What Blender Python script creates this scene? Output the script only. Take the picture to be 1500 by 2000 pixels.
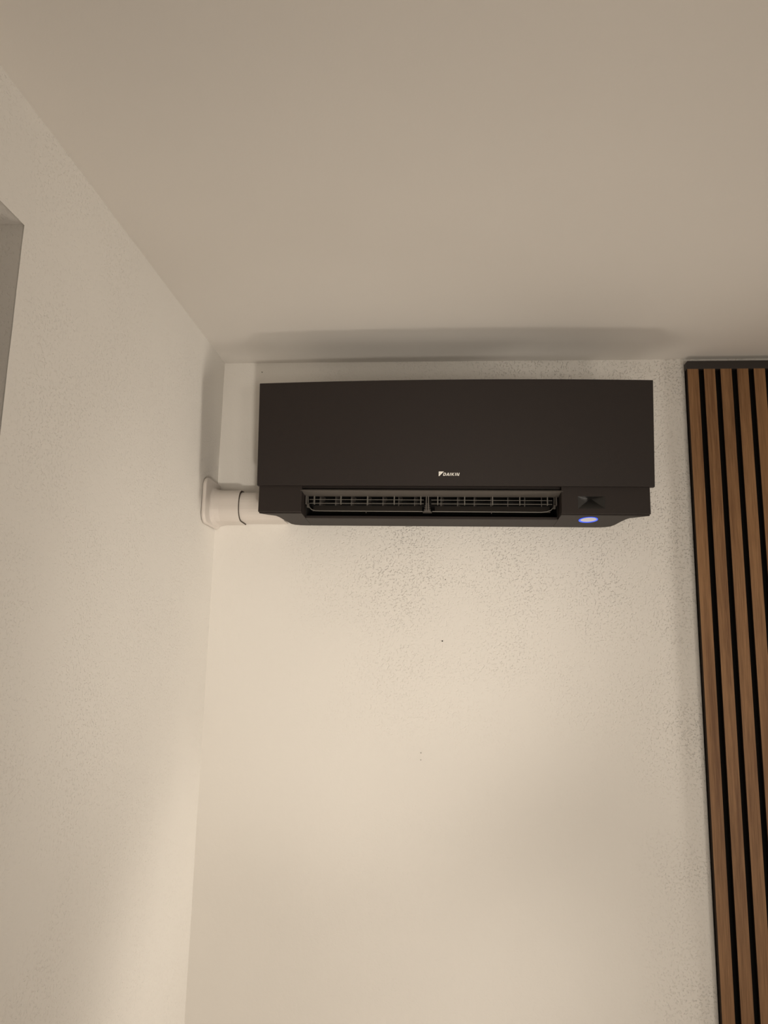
import bpy, bmesh, math, random
from mathutils import Vector, Matrix, noise

for o in list(bpy.data.objects):
    bpy.data.objects.remove(o)
S = bpy.context.scene
COL = S.collection
H = 2.45                       # ceiling height; the corner of the room is x = 0, y = 0

# ------------------------------------------------------------------ camera
yaw, pitch, roll = -0.08038, 0.1819, 0.02094
fwd = Vector((math.sin(yaw) * math.cos(pitch), math.cos(yaw) * math.cos(pitch), math.sin(pitch)))
rgt = Vector((math.cos(yaw), -math.sin(yaw), 0))
upv = rgt.cross(fwd)
r2 = math.cos(roll) * rgt + math.sin(roll) * upv
u2 = -math.sin(roll) * rgt + math.cos(roll) * upv
cam = bpy.data.cameras.new('camera')
cam.sensor_width = 36.0
cam.lens = 1497.96 / 2000 * 36.0
cam.clip_start = 0.05
camo = bpy.data.objects.new('camera', cam)
COL.objects.link(camo)
camo.matrix_world = Matrix(((r2.x, u2.x, -fwd.x, 0.58322), (r2.y, u2.y, -fwd.y, -1.89095),
                            (r2.z, u2.z, -fwd.z, H - 0.74732), (0, 0, 0, 1)))
S.camera = camo

# ------------------------------------------------------------------ world, lamps, exposure
w = bpy.data.worlds.new('world')
S.world = w
w.use_nodes = True
w.node_tree.nodes['Background'].inputs['Color'].default_value = (0.02, 0.03, 0.05, 1)   # night outside
w.node_tree.nodes['Background'].inputs['Strength'].default_value = 0.3
WARM = (1.0, 0.905, 0.78)


def lamp(name, loc, power, radius, col=WARM, aim=None, cone=None, blend=0.5):
    l = bpy.data.lights.new(name, 'SPOT' if aim else 'POINT')
    l.energy = power
    l.shadow_soft_size = radius
    l.color = col
    o = bpy.data.objects.new(name, l)
    COL.objects.link(o)
    o.location = loc
    if aim:
        l.spot_size = math.radians(cone)
        l.spot_blend = blend
        o.rotation_euler = (Vector(aim) - Vector(loc)).to_track_quat('-Z', 'Y').to_euler()
    return o


# unseen lights: reading, high side and corner lamps inferred; the rest added
lamp('fill_behind_viewer', (1.8, -3.5, 1.2), 30, 0.15)  # added general fill, no known lamp there
lamp('reading_lamp', (0.75, -2.0, 1.08), 54, 0.06, WARM, (0.33, 0, 1.91), 44, 1.0)
lamp('left_corner_fill', (2.6, -1.0, 1.0), 104, 0.15, WARM, (0, -0.02, 0.88), 29, 1.0)  # added spot for the bright area low on the left wall
lamp('side_lamp_high', (3.0, -0.8, 1.40), 66, 0.26, WARM, (0, -0.32, 2.0), 50, 1.0)
lamp('left_wall_fill', (3.4, -1.0, 1.75), 36, 0.20, WARM, (0, -0.35, 1.95), 50, 1.0)  # second, invented side light that lifts the upper left wall
lamp('ceiling_fill', (0.80, -1.5, 0.6), 15, 0.15, WARM, (0.8, -1.3, 2.4), 75, 1.0)  # added light to brighten the middle of the ceiling
lamp('corner_lamp', (0.38, -0.38, 0.2), 4.2, 0.12)
lamp('unit_shadow_light', (0.60, -0.48, 0.1), 14, 0.16, WARM, (0.72, -0.62, 2.4), 85, 1.0)  # added upward spot, strengthens the unit's shadow on the ceiling
lamp('back_wall_fill', (1.2, -3.2, 1.0), 42, 0.20, WARM, (0.9, 0, 1.6), 62, 1.0)  # invented frontal fill for the back wall
lamp('back_wall_right_fill', (2.2, -2.6, 0.6), 50, 0.20, WARM, (1.15, 0, 1.5), 50, 1.0)  # added to lift the right part of the back wall
S.view_settings.view_transform = 'Standard'
S.view_settings.look = 'None'
S.view_settings.gamma = 1.0
S.view_settings.use_curve_mapping = False
S.view_settings.exposure = 0.03


# ------------------------------------------------------------------ materials
def new_mat(name):
    m = bpy.data.materials.new(name)
    m.use_nodes = True
    return m, m.node_tree.nodes, m.node_tree.links, m.node_tree.nodes['Principled BSDF']


def plain(name, col, rough=0.5, spec=0.5, metal=0.0, grain=0.0):
    m, N, L, b = new_mat(name)
    b.inputs['Base Color'].default_value = (*col, 1)
    b.inputs['Roughness'].default_value = rough
    b.inputs['Specular IOR Level'].default_value = spec
    b.inputs['Metallic'].default_value = metal
    if grain:
        tc = N.new('ShaderNodeTexCoord')
        nz = N.new('ShaderNodeTexNoise')
        nz.inputs['Scale'].default_value = 900
        L.new(tc.outputs['Object'], nz.inputs['Vector'])
        bp = N.new('ShaderNodeBump')
        bp.inputs['Strength'].default_value = grain
        bp.inputs['Distance'].default_value = 0.0005
        L.new(nz.outputs['Fac'], bp.inputs['Height'])
        L.new(bp.outputs['Normal'], b.inputs['Normal'])
    return m


def plaster(name, col, bump, patches=True, dist=0.002, coarse=False):
    """painted plaster: pitted spray texture that thins out in patches"""
    m, N, L, b = new_mat(name)
    b.inputs['Roughness'].default_value = 0.75
    b.inputs['Specular IOR Level'].default_value = 0.25
    tc = N.new('ShaderNodeTexCoord')
    low = N.new('ShaderNodeTexNoise')
    low.inputs['Scale'].default_value = 1.7
    low.inputs['Detail'].default_value = 3
    L.new(tc.outputs['Object'], low.inputs['Vector'])
    cr = N.new('ShaderNodeValToRGB')
    cr.color_ramp.elements[0].position = 0.3
    cr.color_ramp.elements[0].color = (*[c * 0.965 for c in col], 1)
    cr.color_ramp.elements[1].position = 0.7
    cr.color_ramp.elements[1].color = (*col, 1)
    L.new(low.outputs['Fac'], cr.inputs['Fac'])
    L.new(cr.outputs['Color'], b.inputs['Base Color'])
    # pits left by the roller: small, sparse, in patches
    p = N.new('ShaderNodeTexNoise')
    p.inputs['Scale'].default_value = 210
    p.inputs['Detail'].default_value = 1.5
    p.inputs['Roughness'].default_value = 0.5
    p.inputs['Distortion'].default_value = 0.4
    L.new(tc.outputs['Object'], p.inputs['Vector'])
    pr = N.new('ShaderNodeMapRange')
    pr.inputs['From Min'].default_value = 0.555
    pr.inputs['From Max'].default_value = 0.70
    pr.inputs['To Max'].default_value = -1.0
    L.new(p.outputs['Fac'], pr.inputs['Value'])
    f = N.new('ShaderNodeTexNoise')
    f.inputs['Scale'].default_value = 60
    f.inputs['Detail'].default_value = 3
    L.new(tc.outputs['Object'], f.inputs['Vector'])
    mk = N.new('ShaderNodeTexNoise')
    mk.inputs['Scale'].default_value = 5.5
    mk.inputs['Detail'].default_value = 2
    L.new(tc.outputs['Object'], mk.inputs['Vector'])
    mr = N.new('ShaderNodeMapRange')
    mr.inputs['From Min'].default_value = 0.34
    mr.inputs['From Max'].default_value = 0.60
    mr.inputs['To Min'].default_value = 0.28 if patches else 1.0
    L.new(mk.outputs['Fac'], mr.inputs['Value'])
    last = mr.outputs['Result']
    if coarse:
        # coarser plaster in a band below and around the unit and along the slatted panel
        sx = N.new('ShaderNodeSeparateXYZ')
        L.new(tc.outputs['Object'], sx.inputs[0])
        zz = N.new('ShaderNodeMapRange')
        zz.inputs['From Min'].default_value = 1.45
        zz.inputs['From Max'].default_value = 1.95
        zz.inputs['To Min'].default_value = 0.10
        L.new(sx.outputs['Z'], zz.inputs['Value'])
        xx = N.new('ShaderNodeMapRange')
        xx.inputs['From Min'].default_value = 0.98
        xx.inputs['From Max'].default_value = 1.15
        L.new(sx.outputs['X'], xx.inputs['Value'])
        xl = N.new('ShaderNodeMapRange')
        xl.inputs['From Min'].default_value = 0.15
        xl.inputs['From Max'].default_value = 0.42
        xl.inputs['To Min'].default_value = 0.15
        L.new(sx.outputs['X'], xl.inputs['Value'])
        mz = N.new('ShaderNodeMath'); mz.operation = 'MULTIPLY'
        L.new(zz.outputs['Result'], mz.inputs[0]); L.new(xl.outputs['Result'], mz.inputs[1])
        mxx = N.new('ShaderNodeMath'); mxx.operation = 'MAXIMUM'
        L.new(mz.outputs[0], mxx.inputs[0]); L.new(xx.outputs['Result'], mxx.inputs[1])
        mm = N.new('ShaderNodeMath'); mm.operation = 'MULTIPLY'
        L.new(mxx.outputs[0], mm.inputs[0]); L.new(last, mm.inputs[1])
        last = mm.outputs[0]
    mu = N.new('ShaderNodeMath'); mu.operation = 'MULTIPLY'
    L.new(pr.outputs['Result'], mu.inputs[0]); L.new(last, mu.inputs[1])
    ad = N.new('ShaderNodeMath'); ad.operation = 'MULTIPLY_ADD'
    ad.inputs[1].default_value = 0.30
    L.new(f.outputs['Fac'], ad.inputs[0]); L.new(mu.outputs[0], ad.inputs[2])
    bp = N.new('ShaderNodeBump')
    bp.inputs['Strength'].default_value = bump
    bp.inputs['Distance'].default_value = dist
    L.new(ad.outputs[0], bp.inputs['Height'])
    L.new(bp.outputs['Normal'], b.inputs['Normal'])
    return m


def wood_veneer():
    m, N, L, b = new_mat('oak_veneer')
    b.inputs['Roughness'].default_value = 0.55
    b.inputs['Specular IOR Level'].default_value = 0.3
    tc = N.new('ShaderNodeTexCoord')
    oi = N.new('ShaderNodeObjectInfo')
    sc = N.new('ShaderNodeVectorMath'); sc.operation = 'SCALE'
    L.new(oi.outputs['Location'], sc.inputs[0]); sc.inputs['Scale'].default_value = 7.3
    av = N.new('ShaderNodeVectorMath'); av.operation = 'ADD'
    L.new(tc.outputs['Object'], av.inputs[0]); L.new(sc.outputs['Vector'], av.inputs[1])
    mp = N.new('ShaderNodeMapping')
    mp.inputs['Scale'].default_value = (1, 1, 0.035)
    L.new(av.outputs['Vector'], mp.inputs['Vector'])
    g = N.new('ShaderNodeTexNoise')
    g.inputs['Scale'].default_value = 420
    g.inputs['Detail'].default_value = 4
    g.inputs['Roughness'].default_value = 0.6
    L.new(mp.outputs['Vector'], g.inputs['Vector'])
    g2 = N.new('ShaderNodeTexNoise')
    g2.inputs['Scale'].default_value = 70
    g2.inputs['Detail'].default_value = 3
    g2.inputs['Distortion'].default_value = 0.6
    L.new(mp.outputs['Vector'], g2.inputs['Vector'])
    mx = N.new('ShaderNodeMath'); mx.operation = 'MULTIPLY_ADD'
    mx.inputs[1].default_value = 0.5
    hf = N.new('ShaderNodeMath'); hf.operation = 'MULTIPLY'; hf.inputs[1].default_value = 0.5
    L.new(g.outputs['Fac'], hf.inputs[0])
    L.new(g2.outputs['Fac'], mx.inputs[0]); L.new(hf.outputs[0], mx.inputs[2])
    cr = N.new('ShaderNodeValToRGB')
    e = cr.color_ramp.elements
    e[0].position = 0.34; e[0].color = (0.135, 0.062, 0.024, 1)
    e[1].position = 0.66; e[1].color = (0.300, 0.160, 0.070, 1)
    L.new(mx.outputs[0], cr.inputs['Fac'])
    L.new(cr.outputs['Color'], b.inputs['Base Color'])
    bp = N.new('ShaderNodeBump')
    bp.inputs['Strength'].default_value = 0.12
    bp.inputs['Distance'].default_value = 0.0006
    L.new(g.outputs['Fac'], bp.inputs['Height'])
    L.new(bp.outputs['Normal'], b.inputs['Normal'])
    return m


def glow(name, col, strength):
    m, N, L, b = new_mat(name)
    b.inputs['Base Color'].default_value = (*col, 1)
    b.inputs['Emission Color'].default_value = (*col, 1)
    b.inputs['Emission Strength'].default_value = strength
    return m


M_WALL = plaster('wall_plaster', (0.80, 0.775, 0.735), 0.95, dist=0.0016, coarse=True)
M_WALLL = plaster('wall_plaster_fine', (0.80, 0.775, 0.735), 0.6, dist=0.00135)
M_FAR = plaster('far_wall_dark', (0.42, 0.39, 0.35), 0.5)  # unseen walls, made darker to cut bounced light
M_CEIL = plaster('ceiling_paint', (0.76, 0.73, 0.69), 0.04)
M_FLOOR = plain('floor_oak', (0.32, 0.22, 0.14), 0.5, 0.4)
M_PANEL = plain('matt_black_plastic', (0.0180, 0.0128, 0.0113), 0.60, 0.30, grain=0.25)
M_CASE = plain('black_casing_plastic', (0.0188, 0.0134, 0.0116), 0.55, 0.30, grain=0.2)
M_DARK = plain('outlet_black', (0.010, 0.009, 0.008), 0.7, 0.2)
M_GREY = plain('dark_grey_plastic', (0.085, 0.076, 0.068), 0.5, 0.4)
M_BLADE = plain('louvre_plastic', (0.050, 0.044, 0.039), 0.5, 0.4)
M_FLAP = plain('flap_plastic', (0.105, 0.094, 0.084), 0.5, 0.4)
M_WIRE = plain('grey_grille_plastic', (0.15, 0.14, 0.125), 0.45, 0.4)
M_LOGO = plain('white_print', (0.86, 0.84, 0.80), 0.4, 0.4)
M_LOGO2 = plain('grey_print', (0.42, 0.40, 0.37), 0.4, 0.4)
M_SENS = plain('sensor_gloss', (0.020, 0.019, 0.018), 0.3, 0.5)
M_DUCT = plain('white_pvc', (0.66, 0.615, 0.575), 0.42, 0.4)
M_GAP = plain('dark_gap', (0.10, 0.085, 0.07), 0.8, 0.1)
M_WOOD = wood_veneer()
M_MDF = plain('black_mdf', (0.022, 0.013, 0.008), 0.85, 0.15)
M_FELT = plain('black_felt', (0.008, 0.0075, 0.007), 0.95, 0.05)
M_CAP = plain('dark_brown_cap', (0.036, 0.030, 0.027), 0.5, 0.3)
M_FRAME = plain('white_window_frame', (0.75, 0.74, 0.72), 0.4, 0.4)
M_NAIL = plain('nail_hole', (0.03, 0.025, 0.02), 0.9, 0.1)
M_LED = glow('pale_indicator', (0.55, 0.52, 0.54), 0.30)
M_LEDB = glow('blue_indicator', (0.03, 0.11, 0.95), 0.72)
mg, N, L, b = new_mat('window_glass')
b.inputs['Base Color'].default_value = (0.9, 0.95, 1.0, 1)
b.inputs['Roughness'].default_value = 0.02
b.inputs['Transmission Weight'].default_value = 1.0
M_GLASS = mg


# ------------------------------------------------------------------ mesh helpers
def link(name, bm, mats, parent=None, loc=None, bevel=0, smooth=False, recalc=True):
    if recalc:
        bmesh.ops.recalc_face_normals(bm, faces=bm.faces)
    me = bpy.data.meshes.new(name)
    bm.to_mesh(me)
    bm.free()
    for m in (mats if isinstance(mats, (list, tuple)) else [mats]):
        me.materials.append(m)
    o = bpy.data.objects.new(name, me)
    COL.objects.link(o)
    if parent:
        o.parent = parent
    if loc:
        o.location = loc
    if bevel:
        md = o.modifiers.new('bevel', 'BEVEL')
        md.width = bevel
        md.segments = 2
        md.limit_method = 'ANGLE'
        md.angle_limit = math.radians(40)
    if smooth:
        for p in me.polygons:
            p.use_smooth = True
    return o


def box(bm, x0, x1, y0, y1, z0, z1):
    v = [bm.verts.new(c) for c in ((x0, y0, z0), (x1, y0, z0), (x1, y1, z0), (x0, y1, z0),
                                   (x0, y0, z1), (x1, y0, z1), (x1, y1, z1), (x0, y1, z1))]
    return [bm.faces.new([v[i] for i in f]) for f in
            ((0, 1, 2, 3), (4, 5, 6, 7), (0, 1, 5, 4), (1, 2, 6, 5), (2, 3, 7, 6), (3, 0, 4, 7))]


def prism(bm, pts, lo, hi):
    """pts: plan polygon; lo, hi: functions (x, y) -> z"""
    a = [bm.verts.new((x, y, lo(x, y))) for x, y in pts]
    c = [bm.verts.new((x, y, hi(x, y))) for x, y in pts]
    n = len(pts)
    bm.faces.new(a)
    bm.faces.new(c)
    for i in range(n):
        j = (i + 1) % n
        bm.faces.new((a[i], a[j], c[j], c[i]))


def extrude_poly(bm, pts, axis, d0, d1):
    """pts are 2-D; axis 'x': (y, z), axis 'y': (x, z); extruded from d0 to d1 along the axis"""
    def P(p, d):
        return (d, p[0], p[1]) if axis == 'x' else (p[0], d, p[1])
    a = [bm.verts.new(P(p, d0)) for p in pts]
    c = [bm.verts.new(P(p, d1)) for p in pts]
    n = len(pts)
    bm.faces.new(a)
    bm.faces.new(c)
    for i in range(n):
        j = (i + 1) % n
        bm.faces.new((a[i], a[j], c[j], c[i]))


def round_rect(y0, y1, z0, z1, r, corners, n=6):
    """corners: set of 'yz' sign pairs that are rounded, the others are square"""
    out = []
    for (cy, cz, sy, sz, a0) in ((y1, z1, 1, 1, 0), (y0, z1, -1, 1, 90), (y0, z0, -1, -1, 180), (y1, z0, 1, -1, 270)):
        if (sy, sz) in corners:
            for k in range(n + 1):
                a = math.radians(a0 + 90 * k / n)
                out.append((cy - sy * r + r * math.cos(a), cz - sz * r + r * math.sin(a)))
        else:
            out.append((cy, cz))
    return out


def tube(bm, pts, r, sides=6):
    rings = []
    for i, p in enumerate(pts):
        p = Vector(p)
        d = (Vector(pts[min(i + 1, len(pts) - 1)]) - Vector(pts[max(i - 1, 0)])).normalized()
        a = d.cross(Vector((0.13, 0.27, 0.95))).normalized()
        c = d.cross(a)
        rings.append([bm.verts.new(p + r * (math.cos(2 * math.pi * k / sides) * a + math.sin(2 * math.pi * k / sides) * c))
                      for k in range(sides)])
    for q, s in zip(rings, rings[1:]):
        for k in range(sides):
            bm.faces.new((q[k], q[(k + 1) % sides], s[(k + 1) % sides], s[k]))
    bm.faces.new(rings[0])
    bm.faces.new(rings[-1])


def empty(name, loc, label, cat):
    o = bpy.data.objects.new(name, None)
    COL.objects.link(o)
    o.location = loc
    o.empty_display_size = 0.1
    o['label'] = label
    o['category'] = cat
    return o


def structure(o):
    o['kind'] = 'structure'
    return o


# ------------------------------------------------------------------ the room
RX, RY = 3.7, -4.2             # right wall and the wall behind the viewer


def frange(a, b, step):
    n = max(1, round((b - a) / step))
    return [a + (b - a) * i / n for i in range(n + 1)]


def wav(u, v, s):
    p = Vector((u * 6, v * 6, s))
    q = Vector((u * 26, v * 26, s + 9))
    return 0.0011 * noise.noise(p) + 0.0006 * noise.noise(q)


# wall_back (y = 0), hand-plastered, slightly uneven
bm = bmesh.new()
xs = frange(-0.02, RX, 0.03)
zs = frange(0, H + 0.02, 0.03)
g = [[bm.verts.new((x, 0.0008 + wav(x, z, 1.0), z)) for z in zs] for x in xs]
for i in range(len(xs) - 1):
    for j in range(len(zs) - 1):
        bm.faces.new((g[i][j], g[i + 1][j], g[i + 1][j + 1], g[i][j + 1]))
wall_back = structure(link('wall_back', bm, M_WALL, smooth=True, recalc=False))

# wall_left (x = 0) with a deep window opening
WY0, WY1, WZ0, WZ1 = -2.25, -0.9585, 0.95, H - 0.174
REV = 0.24
bm = bmesh.new()
ys = frange(RY, WY0, 0.04)[:-1] + frange(WY0, WY1, 0.03)[:-1] + frange(WY1, 0.02, 0.03)
zs = frange(0, WZ0, 0.04)[:-1] + frange(WZ0, WZ1, 0.03)[:-1] + frange(WZ1, H + 0.02, 0.03)
vv = {}
for i, y in enumerate(ys):
    for j, z in enumerate(zs):
        vv[i, j] = bm.verts.new((-0.0008 + wav(y, z, 4.0), y, z))
iy0, iy1 = ys.index(WY0), ys.index(WY1)
jz0, jz1 = zs.index(WZ0), zs.index(WZ1)
for i in range(len(ys) - 1):
    for j in range(len(zs) - 1):
        if iy0 <= i < iy1 and jz0 <= j < jz1:
            continue
        bm.faces.new((vv[i, j], vv[i, j + 1], vv[i + 1, j + 1], vv[i + 1, j]))
# the reveal: soffit, far jamb, near jamb, sill
loop = [(i, jz1) for i in range(iy0, iy1)] + [(iy1, j) for j in range(jz1, jz0, -1)] + \
       [(i, jz0) for i in range(iy1, iy0, -1)] + [(iy0, j) for j in range(jz0, jz1)]
depths = frange(0, REV, 0.03)[1:]
prev = [bm.verts.new(vv[k].co) for k in loop]
# a small plaster edge rounding, then the flat reveal
for d in [0.004] + depths:
    cur = []
    for k, v0 in zip(loop, [vv[k] for k in loop]):
        c = v0.co
        ww = 0.0012 * noise.noise(Vector((c.y * 20, c.z * 20, d * 20 + 3)))
        y, z = c.y, c.z
        out = 0.002 if d == 0.004 else 0.003
        if k[0] == iy1: y += out + ww
        if k[0] == iy0: y -= out + ww
        if k[1] == jz1: z += out + ww
        if k[1] == jz0: z -= out + ww
        cur.append(bm.verts.new((-d, y, z)))
    n = len(cur)
    for a in range(n):
        bm.faces.new((prev[a], cur[a], cur[(a + 1) % n], prev[(a + 1) % n]))
    prev = cur
wall_left = structure(link('wall_left', bm, M_WALLL, smooth=False))
for p in wall_left.data.polygons:
    p.use_smooth = abs(p.normal.x) > 0.9

bm = bmesh.new()
box(bm, -0.3, RX + 0.1, RY - 0.1, 0.1, H, H + 0.12)
structure(link('ceiling', bm, M_CEIL))
bm = bmesh.new()
box(bm, -0.3, RX + 0.1, RY - 0.1, 0.1, -0.12, 0.0)
structure(link('floor', bm, M_FLOOR))
bm = bmesh.new()
box(bm, RX, RX + 0.1, RY - 0.1, 0.1, 0.0, H)
structure(link('wall_right', bm, M_FAR))
bm = bmesh.new()
box(bm, -0.3, RX, RY - 0.1, RY, 0.0, H)
structure(link('wall_front', bm, M_FAR))

# window in the reveal of the left wall (outside the frame of the picture)
win = structure(bpy.data.objects.new('window_1', None))
COL.objects.link(win)
win.location = (-REV + 0.03, (WY0 + WY1) / 2, WZ0)
wx, wy, wz = win.location
bm = bmesh.new()
f = 0.06
hw = (WY1 - WY0) / 2 + 0.003
hh = WZ1 - WZ0
box(bm, -0.03, 0.03, -hw, hw, 0.0, f)
box(bm, -0.03, 0.03, -hw, hw, hh - f, hh)
box(bm, -0.03, 0.03, -hw, -hw + f, f, hh - f)
box(bm, -0.03, 0.03, hw - f, hw, f, hh - f)
box(bm, -0.03, 0.03, -0.03, 0.03, f, hh - f)
link('window_frame', bm, M_FRAME, win, bevel=0.003)
for s in (-1, 1):
    bm = bmesh.new()
    y0, y1 = (0.03, hw - f) if s > 0 else (-hw + f, -0.03)
    box(bm, -0.008, 0.008, y0, y1, f, hh - f)
    link('window_pane', bm, M_GLASS, win)

# small holes left in the plaster of the back wall
for x, z, r in ((0.5794, -0.7156, 0.0019), (0.586, -0.5664, 0.0012), (0.5305, -0.978, 0.0010),
                (0.5305, -0.994, 0.0010), (0.1005, -0.0255, 0.0011)):
    bm = bmesh.new()
    bmesh.ops.create_cone(bm, cap_ends=True, segments=10, radius1=r, radius2=r * 0.6, depth=0.003,
                          matrix=Matrix.Translation((x, -0.0005, H + z)) @ Matrix.Rotation(math.pi / 2, 4, 'X'))
    link('nail_hole', bm, M_NAIL, wall_back)

# ------------------------------------------------------------------ air conditioner
AX, AZ = 0.596, H - 0.4345                  # centre of the unit, height of its underside
ac = empty('air_conditioner', (AX, -0.005, AZ),
           'matt black split air conditioner unit mounted high on the white wall', 'air conditioner')


def rel(bm):                                # world coordinates (z below the ceiling) -> unit
    for v in bm.verts:
        v.co = Vector((v.co.x - AX, v.co.y + 0.005, v.co.z + H - AZ))
    return bm


XL, XR = 0.1535, 1.0390                     # casing
PL, PR = 0.1493, 1.0487                     # front panel
OL, OR = 0.2538, 0.8442                     # air outlet
YF = -0.178


def under(x, y):
    return -0.4345 - 0.03 * (y + 0.178)


left_plan = [(XL, -0.174), (XL + 0.002, -0.168), (0.172, -0.153), (0.187, -0.143), (0.192, -0.128), (0.1975, -0.092),
             (0.2050, -0.047), (0.212, -0.036), (0.226, -0.0295), (0.245, -0.0275)]
right_plan = [(XR, -0.174), (XR - 0.001, -0.168), (1.0200, -0.155), (1.0015, -0.143), (0.9965, -0.130), (0.9905, -0.100),
              (0.9845, -0.060), (0.979, -0.044), (0.966, -0.034), (0.945, -0.0305)]
SLOT = -0.1185
top = lambda x, y: -0.3745
bm = bmesh.new()
# lower casing either side of the outlet, and the strip behind it
left_plan[0] = (XL, -0.170)
prism(bm, left_plan + [(OL, -0.0275), (OL, -0.170)], under, top)
rp = right_plan + [(OR, -0.0305), (OR, -0.170)]
rp[0] = (XR, -0.170)
prism(bm, rp, under, lambda x, y: -0.4312)
prism(bm, [(XR - 0.03, -0.1575), (1.0015, -0.143)] + right_plan[4:] + [(OR, -0.0305), (OR, -0.1575)], lambda x, y: -0.4320, top)
prism(bm, [(OL, SLOT), (OL, -0.0275), (OR, -0.0305), (OR, SLOT)], under, lambda x, y: -0.4295)
# upper casing behind the front panel and back plate against the wall
prism(bm, [(XL, -0.166), (0.191, -0.140), (0.197, -0.03), (0.99, -0.03), (1.003, -0.140), (XR, -0.166)],
      lambda x, y: -0.3745, lambda x, y: -0.148)
box(bm, 0.215, 0.965, -0.0305, 0.004, -0.42, -0.155)
casing = link('casing', rel(bm), M_CASE, ac, bevel=0.0012)

# inside of the outlet
bm = bmesh.new()
box(bm, OL, OR, -0.050, -0.045, -0.431, -0.373)
box(bm, OL, OR, -0.165, -0.045, -0.3760, -0.373)
box(bm, OL - 0.001, OL + 0.002, -0.118, -0.045, -0.430, -0.374)
box(bm, OR - 0.002, OR + 0.001, -0.118, -0.045, -0.430, -0.374)
link('outlet_duct', rel(bm), M_DARK, ac)

# front panel: leans out towards the top and is crowned along its length
bm = bmesh.new()
nx, nz = 28, 10
front, back = [], []
for i in range(nx + 1):
    t = i / nx
    x = PL + (PR - PL) * t
    crown = 1 - (2 * t - 1) ** 2
    fa, ba = [], []
    for j in range(nz + 1):
        s = j / nz
        z = -0.3715 + s * (0.2395 + 0.0015 * t)
        y = -0.184 - 0.023 * s - crown * (0.004 + 0.011 * s)
        fa.append(bm.verts.new((x, y, z)))
        ba.append(bm.verts.new((x, y + 0.012, z)))
    front.append(fa)
    back.append(ba)
for i in range(nx):
    for j in range(nz):
        bm.faces.new((front[i][j], front[i + 1][j], front[i + 1][j + 1], front[i][j + 1]))
        bm.faces.new((back[i][j], back[i][j + 1], back[i + 1][j + 1], back[i + 1][j]))
    for j in (0, nz):
        bm.faces.new((front[i][j], front[i + 1][j], back[i + 1][j], back[i][j]))
for i in (0, nx):
    for j in range(nz):
        bm.faces.new((front[i][j], front[i][j + 1], back[i][j + 1], back[i][j]))
link('front_panel', rel(bm), M_PANEL, ac, bevel=0.0010)

# top cover of the unit, from the panel back to the wall
bm = bmesh.new()
pts = []
for i in range(nx + 1):
    t = i / nx
    pts.append((PL + 0.004 + (PR - PL - 0.008) * t, -0.196 - (1 - (2 * t - 1) ** 2) * 0.014))
prism(bm, pts + [(1.0, -0.150), (0.99, -0.012), (0.20, -0.012), (0.197, -0.150)],
      lambda x, y: -0.1500, lambda x, y: -0.1400)
link('top_cover', rel(bm), M_CASE, ac, bevel=0.0012)

# lower front covers: left one plain, right one with the pyramid-shaped sensor recess
bm = bmesh.new()
box(bm, XL, OL, YF, -0.166, -0.4320, -0.3700)
link('front_cover', rel(bm), M_CASE, ac, bevel=0.0007)
bm = bmesh.new()
sx0, sx1, sz0, sz1 = 0.8803, 0.9405, -0.4207, -0.3927
z0, z1 = -0.4320, -0.3700
yb = -0.1578
xs_ = [OR, sx0, sx1, XR]
zs_ = [z0, sz0, sz1, z1]
grid = [[bm.verts.new((x, YF, z)) for z in zs_] for x in xs_]
for i in range(3):
    for j in range(3):
        if (i, j) != (1, 1):
            bm.faces.new((grid[i][j], grid[i + 1][j], grid[i + 1][j + 1], grid[i][j + 1]))
rim = [(OR, z0), (sx0, z0), (sx1, z0), (XR, z0), (XR, sz0), (XR, sz1), (XR, z1), (sx1, z1), (sx0, z1), (OR, z1), (OR, sz1), (OR, sz0)]
fr = [grid[xs_.index(a)][zs_.index(c)] for a, c in rim]
bk = [bm.verts.new((a, yb, c)) for a, c in rim]
for i in range(len(rim)):
    j = (i + 1) % len(rim)
    bm.faces.new((fr[i], fr[j], bk[j], bk[i]))
link('front_cover', rel(bm), M_CASE, ac, bevel=0.0007)
bm = bmesh.new()
q = [bm.verts.new(c) for c in ((sx0, YF, sz0), (sx1, YF, sz0), (sx1, YF, sz1), (sx0, YF, sz1))]
ap = bm.verts.new((0.9112, -0.1605, -0.3945))
for i in range(4):
    bm.faces.new((q[i], q[(i + 1) % 4], ap))
s_o = link('motion_sensor', rel(bm), M_SENS, ac, recalc=False)
s_o.data.flip_normals()
s_o['label'] = 'pyramid shaped recess of the sensor'

# flap held open above the outlet
bm = bmesh.new()
extrude_poly(bm, [(-0.179, -0.3822), (-0.128, -0.3856), (-0.128, -0.3815), (-0.176, -0.3785)], 'x', 0.2510, 0.8482)
link('flap', rel(bm), M_FLAP, ac, bevel=0.0006)

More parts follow.
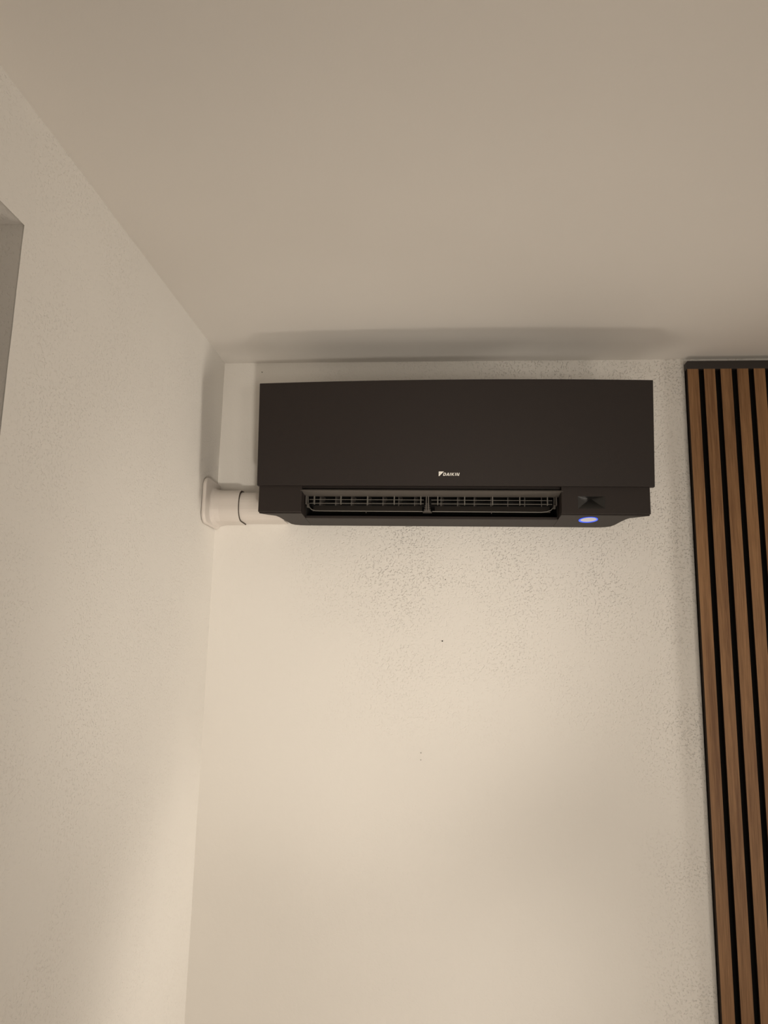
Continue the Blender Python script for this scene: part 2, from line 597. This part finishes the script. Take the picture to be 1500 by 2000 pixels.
# grille: rails and upright bars in two bays either side of the middle bracket
bays = ((0.2640, 0.5340, (0.2755, 0.3390, 0.4021, 0.4649, 0.5273)),
        (0.5520, 0.8300, (0.5668, 0.6292, 0.6937, 0.7561, 0.8193)))
for bx0, bx1, bars in bays:
    for z in (-0.3935, -0.4025):
        bm = bmesh.new()
        box(bm, bx0, bx1, -0.1315, -0.1295, z - 0.0006, z + 0.0006)
        link('grille_rail', rel(bm), M_WIRE, ac)
    for x in bars:
        bm = bmesh.new()
        box(bm, x - 0.0011, x + 0.0011, -0.1335, -0.124, -0.4045, -0.3850)
        link('grille_bar', rel(bm), M_WIRE, ac)
    # upright vanes behind, turned a little
    n = 7
    for k in range(n):
        x = bx0 + 0.022 + (bx1 - bx0 - 0.044) * k / (n - 1)
        bm = bmesh.new()
        prism(bm, [(x - 0.001, -0.112), (x + 0.001, -0.112), (x + 0.007, -0.072), (x + 0.005, -0.072)],
              lambda a, c: -0.405, lambda a, c: -0.377)
        link('vane', rel(bm), M_GREY, ac)
    # sloping louvre blade with a light front edge
    bm = bmesh.new()
    extrude_poly(bm, [(-0.1275, -0.4195), (-0.1255, -0.4205), (-0.1120, -0.4060), (-0.1130, -0.4045)], 'x', bx0 + 0.008, bx1 - 0.004)
    lv = link('louvre_blade', rel(bm), M_BLADE, ac)
    bm = bmesh.new()
    if bx0 < 0.4:
        path = [(0.2600, -0.128, -0.3860), (0.2610, -0.128, -0.4030), (0.2640, -0.128, -0.4120), (0.2700, -0.128, -0.4175),
                (0.2790, -0.128, -0.4198), (0.30, -0.128, -0.4202), (0.42, -0.128, -0.4202), (0.532, -0.128, -0.4202)]
    else:
        path = [(0.554, -0.128, -0.4202), (0.68, -0.128, -0.4202), (0.806, -0.128, -0.4202), (0.8180, -0.128, -0.4190),
                (0.8270, -0.128, -0.4155), (0.8325, -0.128, -0.4100), (0.8345, -0.128, -0.4010), (0.8350, -0.128, -0.3860)]
    tube(bm, path, 0.0011)
    link('louvre_edge', rel(bm), M_WIRE, lv)
    bm = bmesh.new()
    mx_ = (bx0 + bx1) / 2
    box(bm, mx_ - 0.0007, mx_ + 0.0007, -0.1295, -0.1265, -0.4245, -0.4185)
    link('louvre_clip', rel(bm), M_GREY, lv)
# bracket in the middle
bm = bmesh.new()
box(bm, 0.5390, 0.5412, -0.134, -0.110, -0.4190, -0.3850)
box(bm, 0.5440, 0.5462, -0.134, -0.110, -0.4190, -0.3850)
for k in range(4):
    z = -0.4165 + k * 0.0046
    wd = 0.0075 - 0.0010 * k
    box(bm, 0.5425 - wd, 0.5425 + wd, -0.131, -0.122, z - 0.0009, z + 0.0009)
extrude_poly(bm, [(0.5320, -0.4215), (0.5530, -0.4215), (0.5480, -0.4185), (0.5370, -0.4185)], 'y', -0.132, -0.112)
link('centre_bracket', rel(bm), M_FLAP, ac)
for s, xe in ((1, 0.2575), (-1, 0.8385)):
    bm = bmesh.new()
    box(bm, xe - 0.0016, xe + 0.0016, -0.140, -0.120, -0.4060, -0.3850)
    box(bm, xe + s * 0.0016, xe + s * 0.0060, -0.135, -0.126, -0.4130, -0.4040)
    link('end_bracket', rel(bm), M_GREY, ac, bevel=0.0005)

# indicator light in the underside
def disc(bm, cx, cy, rx, ry, dz, n=28, inner=0.0):
    o_, i_ = [], []
    for k in range(n):
        a = 2 * math.pi * k / n
        x, y = cx + rx * math.cos(a), cy + ry * math.sin(a)
        o_.append(bm.verts.new((x, y, under(x, y) - dz)))
        if inner:
            x, y = cx + rx * inner * math.cos(a), cy + (ry * inner) * math.sin(a) - ry * 0.11
            i_.append(bm.verts.new((x, y, under(x, y) - dz)))
    if inner:
        for k in range(n):
            j = (k + 1) % n
            bm.faces.new((o_[k], i_[k], i_[j], o_[j]))
    else:
        bm.faces.new(o_)
    r = bmesh.ops.extrude_face_region(bm, geom=list(bm.faces))
    for v in r['geom']:
        if isinstance(v, bmesh.types.BMVert):
            v.co.z += dz + 0.001


bm = bmesh.new()
disc(bm, 0.9120, -0.1240, 0.0205, 0.0290, 0.0006)
led = link('indicator_light', rel(bm), M_LED, ac)
led['label'] = 'oval pale indicator light'
bm = bmesh.new()
disc(bm, 0.9120, -0.1240, 0.0212, 0.0300, 0.0012, inner=0.85)
ring = link('indicator_ring', rel(bm), M_LEDB, led)
ring['label'] = 'glowing blue rim'

# lettering and emblem printed on the panel
def panel_y(x, z):
    t = (x - PL) / (PR - PL)
    s = (z + 0.3715) / 0.24
    c = 1 - (2 * t - 1) ** 2
    return -0.184 - 0.023 * s - c * (0.004 + 0.011 * s)


def print_polys(bm, polys):
    for poly in polys:
        a = [bm.verts.new((x, panel_y(x, z) - 0.0005, z)) for x, z in poly]
        c = [bm.verts.new((x, panel_y(x, z) + 0.0003, z)) for x, z in poly]
        bm.faces.new(a)
        bm.faces.new(c)
        for i in range(len(a)):
            j = (i + 1) % len(a)
            bm.faces.new((a[i], a[j], c[j], c[i]))


bm = bmesh.new()
ex0, ez0, ez1 = 0.5690, -0.3502, -0.3398
print_polys(bm, [[(ex0, ez1), (ex0, ez0), (ex0 + 0.0015, ez0 + 0.0004), (ex0 + 0.0116, ez1)]])
em = link('emblem', rel(bm), M_LOGO, ac)
bm = bmesh.new()
for poly in [[(ex0 + 0.0015, ez1 - 0.0036), (ex0 + 0.0048, ez1 - 0.0022), (ex0 + 0.0042, ez1 - 0.0029), (ex0 + 0.0018, ez1 - 0.0052)]]:
    bm.faces.new([bm.verts.new((x, panel_y(x, z) - 0.0007, z)) for x, z in poly])
link('emblem_mark', rel(bm), M_LOGO2, em)

lh = 0.0066                       # letter height; strokes in letter units (0..1), heavy and slanted
def stroke(x0, z0, x1, z1, wd):
    return [(x0, z0), (x0 + wd, z0), (x1 + wd, z1), (x1, z1)]


letters = []
W_ = 0.25
def D(o):
    return [[(o, 0), (o + W_, 0), (o + W_, 1), (o, 1)], [(o + W_, 0), (o + 0.75, 0), (o + 0.97, 0.20), (o + W_, 0.20)],
            [(o + W_, 0.80), (o + 0.97, 0.80), (o + 0.75, 1), (o + W_, 1)],
            [(o + 0.70, 0.20), (o + 0.97, 0.20), (o + 0.97, 0.80), (o + 0.70, 0.80)]]
def A(o):
    return [stroke(o - 0.12, 0, o + 0.30, 1, 0.27), stroke(o + 0.70, 0, o + 0.36, 1, 0.30),
            [(o + 0.12, 0.18), (o + 0.72, 0.18), (o + 0.68, 0.38), (o + 0.20, 0.38)]]
def I(o):
    return [[(o, 0), (o + W_, 0), (o + W_, 1), (o, 1)]]
def K(o):
    return [I(o)[0], [(o + W_, 0.38), (o + 0.68, 1), (o + 1.05, 1), (o + W_ + 0.08, 0.36)],
            [(o + W_, 0.62), (o + 0.45, 0.66), (o + 1.02, 0), (o + 0.66, 0)]]
def Nn(o):
    return [[(o, 0), (o + 0.24, 0), (o + 0.24, 1), (o, 1)], [(o + 0.76, 0), (o + 1.0, 0), (o + 1.0, 1), (o + 0.76, 1)],
            [(o + 0.20, 1), (o + 0.50, 0), (o + 0.80, 0), (o + 0.28, 1)]]
letters = D(0) + A(1.27) + I(2.48) + K(3.06) + I(4.42) + Nn(4.98)
lx0, lz0 = 0.5786, -0.3492
total = 5.98 + 0.26
kx = (0.6163 - 0.5786) / total
bm = bmesh.new()
print_polys(bm, [[(lx0 + (x + 0.26 * z) * kx, lz0 + z * lh) for x, z in poly] for poly in letters])
link('brand_lettering', rel(bm), M_LOGO, ac)

# ------------------------------------------------------------------ white cover duct in the corner
dk = empty('cover_duct', (0.10, -0.04, H - 0.392),
           'white plastic pipe duct running from corner wall to the air conditioner', 'pipe duct')


def reld(bm):
    for v in bm.verts:
        v.co = Vector((v.co.x - 0.10, v.co.y + 0.04, v.co.z + 0.392))
    return bm


# flange on the left wall
bm = bmesh.new()
extrude_poly(bm, round_rect(-0.122, -0.001, -0.4480, -0.3330, 0.026, {(-1, 1), (-1, -1)}), 'x', 0.0, 0.010)
link('wall_flange', reld(bm), M_DUCT, dk, bevel=0.004)
# collar: flares towards the flange
bm = bmesh.new()
prof = [(0.008, 0.010), (0.012, 0.005), (0.018, 0.002), (0.030, 0.0), (0.0790, 0.0)]
rings = []
for x, e in prof:
    pr = round_rect(-0.082 - e, -0.0005, -0.4355 - e, -0.3555 + e, 0.033 + e * 0.6, {(-1, 1), (-1, -1)}, n=9)
    rings.append([bm.verts.new((x, y, z)) for y, z in pr])
for a, c in zip(rings, rings[1:]):
    for k in range(len(a)):
        bm.faces.new((a[k], a[(k + 1) % len(a)], c[(k + 1) % len(a)], c[k]))
bm.faces.new(rings[0])
bm.faces.new(rings[-1])
link('collar', reld(bm), M_DUCT, dk, bevel=0.0012)
bm = bmesh.new()
extrude_poly(bm, round_rect(-0.0812, -0.0010, -0.4347, -0.3562, 0.0325, {(-1, 1), (-1, -1)}, n=7), 'x', 0.0785, 0.0802)
link('joint_gap', reld(bm), M_GAP, dk)
bm = bmesh.new()
extrude_poly(bm, round_rect(-0.0785, -0.0005, -0.4320, -0.3600, 0.031, {(-1, 1), (-1, -1)}, n=7), 'x', 0.0800, 0.1885)
link('duct', reld(bm), M_DUCT, dk, bevel=0.0010)

# ------------------------------------------------------------------ slatted wall panel on the right
PX = 1.1842
SY = -0.0215
SZ1 = H - 0.0345
NS = 15
sp = empty('slat_panel', (PX, -0.011, 0.0), 'brown wooden slat wall panel with black gaps and dark top strip', 'wall panel')
bm = bmesh.new()
box(bm, -0.0008, 0.04 * NS - 0.012, 0.002, 0.010, 0.0, SZ1 - 0.0005)
link('felt_backing', bm, M_FELT, sp)
slat_me = None
for k in range(NS):
    if slat_me is None:
        bm = bmesh.new()
        fs = box(bm, 0.0, 0.027, SY + 0.011, 0.002, 0.0, SZ1)
        bmesh.ops.recalc_face_normals(bm, faces=bm.faces)
        for fc in bm.faces:
            fc.material_index = 0 if fc.normal.y < -0.9 else 1
        o = link('slat', bm, [M_WOOD, M_MDF], sp)
        slat_me = o.data
    else:
        o = bpy.data.objects.new('slat', slat_me)
        COL.objects.link(o)
        o.parent = sp
    o.location = (0.04 * k, 0, 0)
bm = bmesh.new()
extrude_poly(bm, [(-0.0015, SZ1), (0.04 * NS - 0.012, SZ1), (0.04 * NS - 0.012, H - 0.0135), (0.0015, H - 0.0135), (-0.0015, H - 0.0165)],
             'y', SY + 0.0105, 0.010)
cp = link('top_strip', bm, M_CAP, sp, bevel=0.0006)
cp['label'] = 'dark brown strip along the top of the slats'
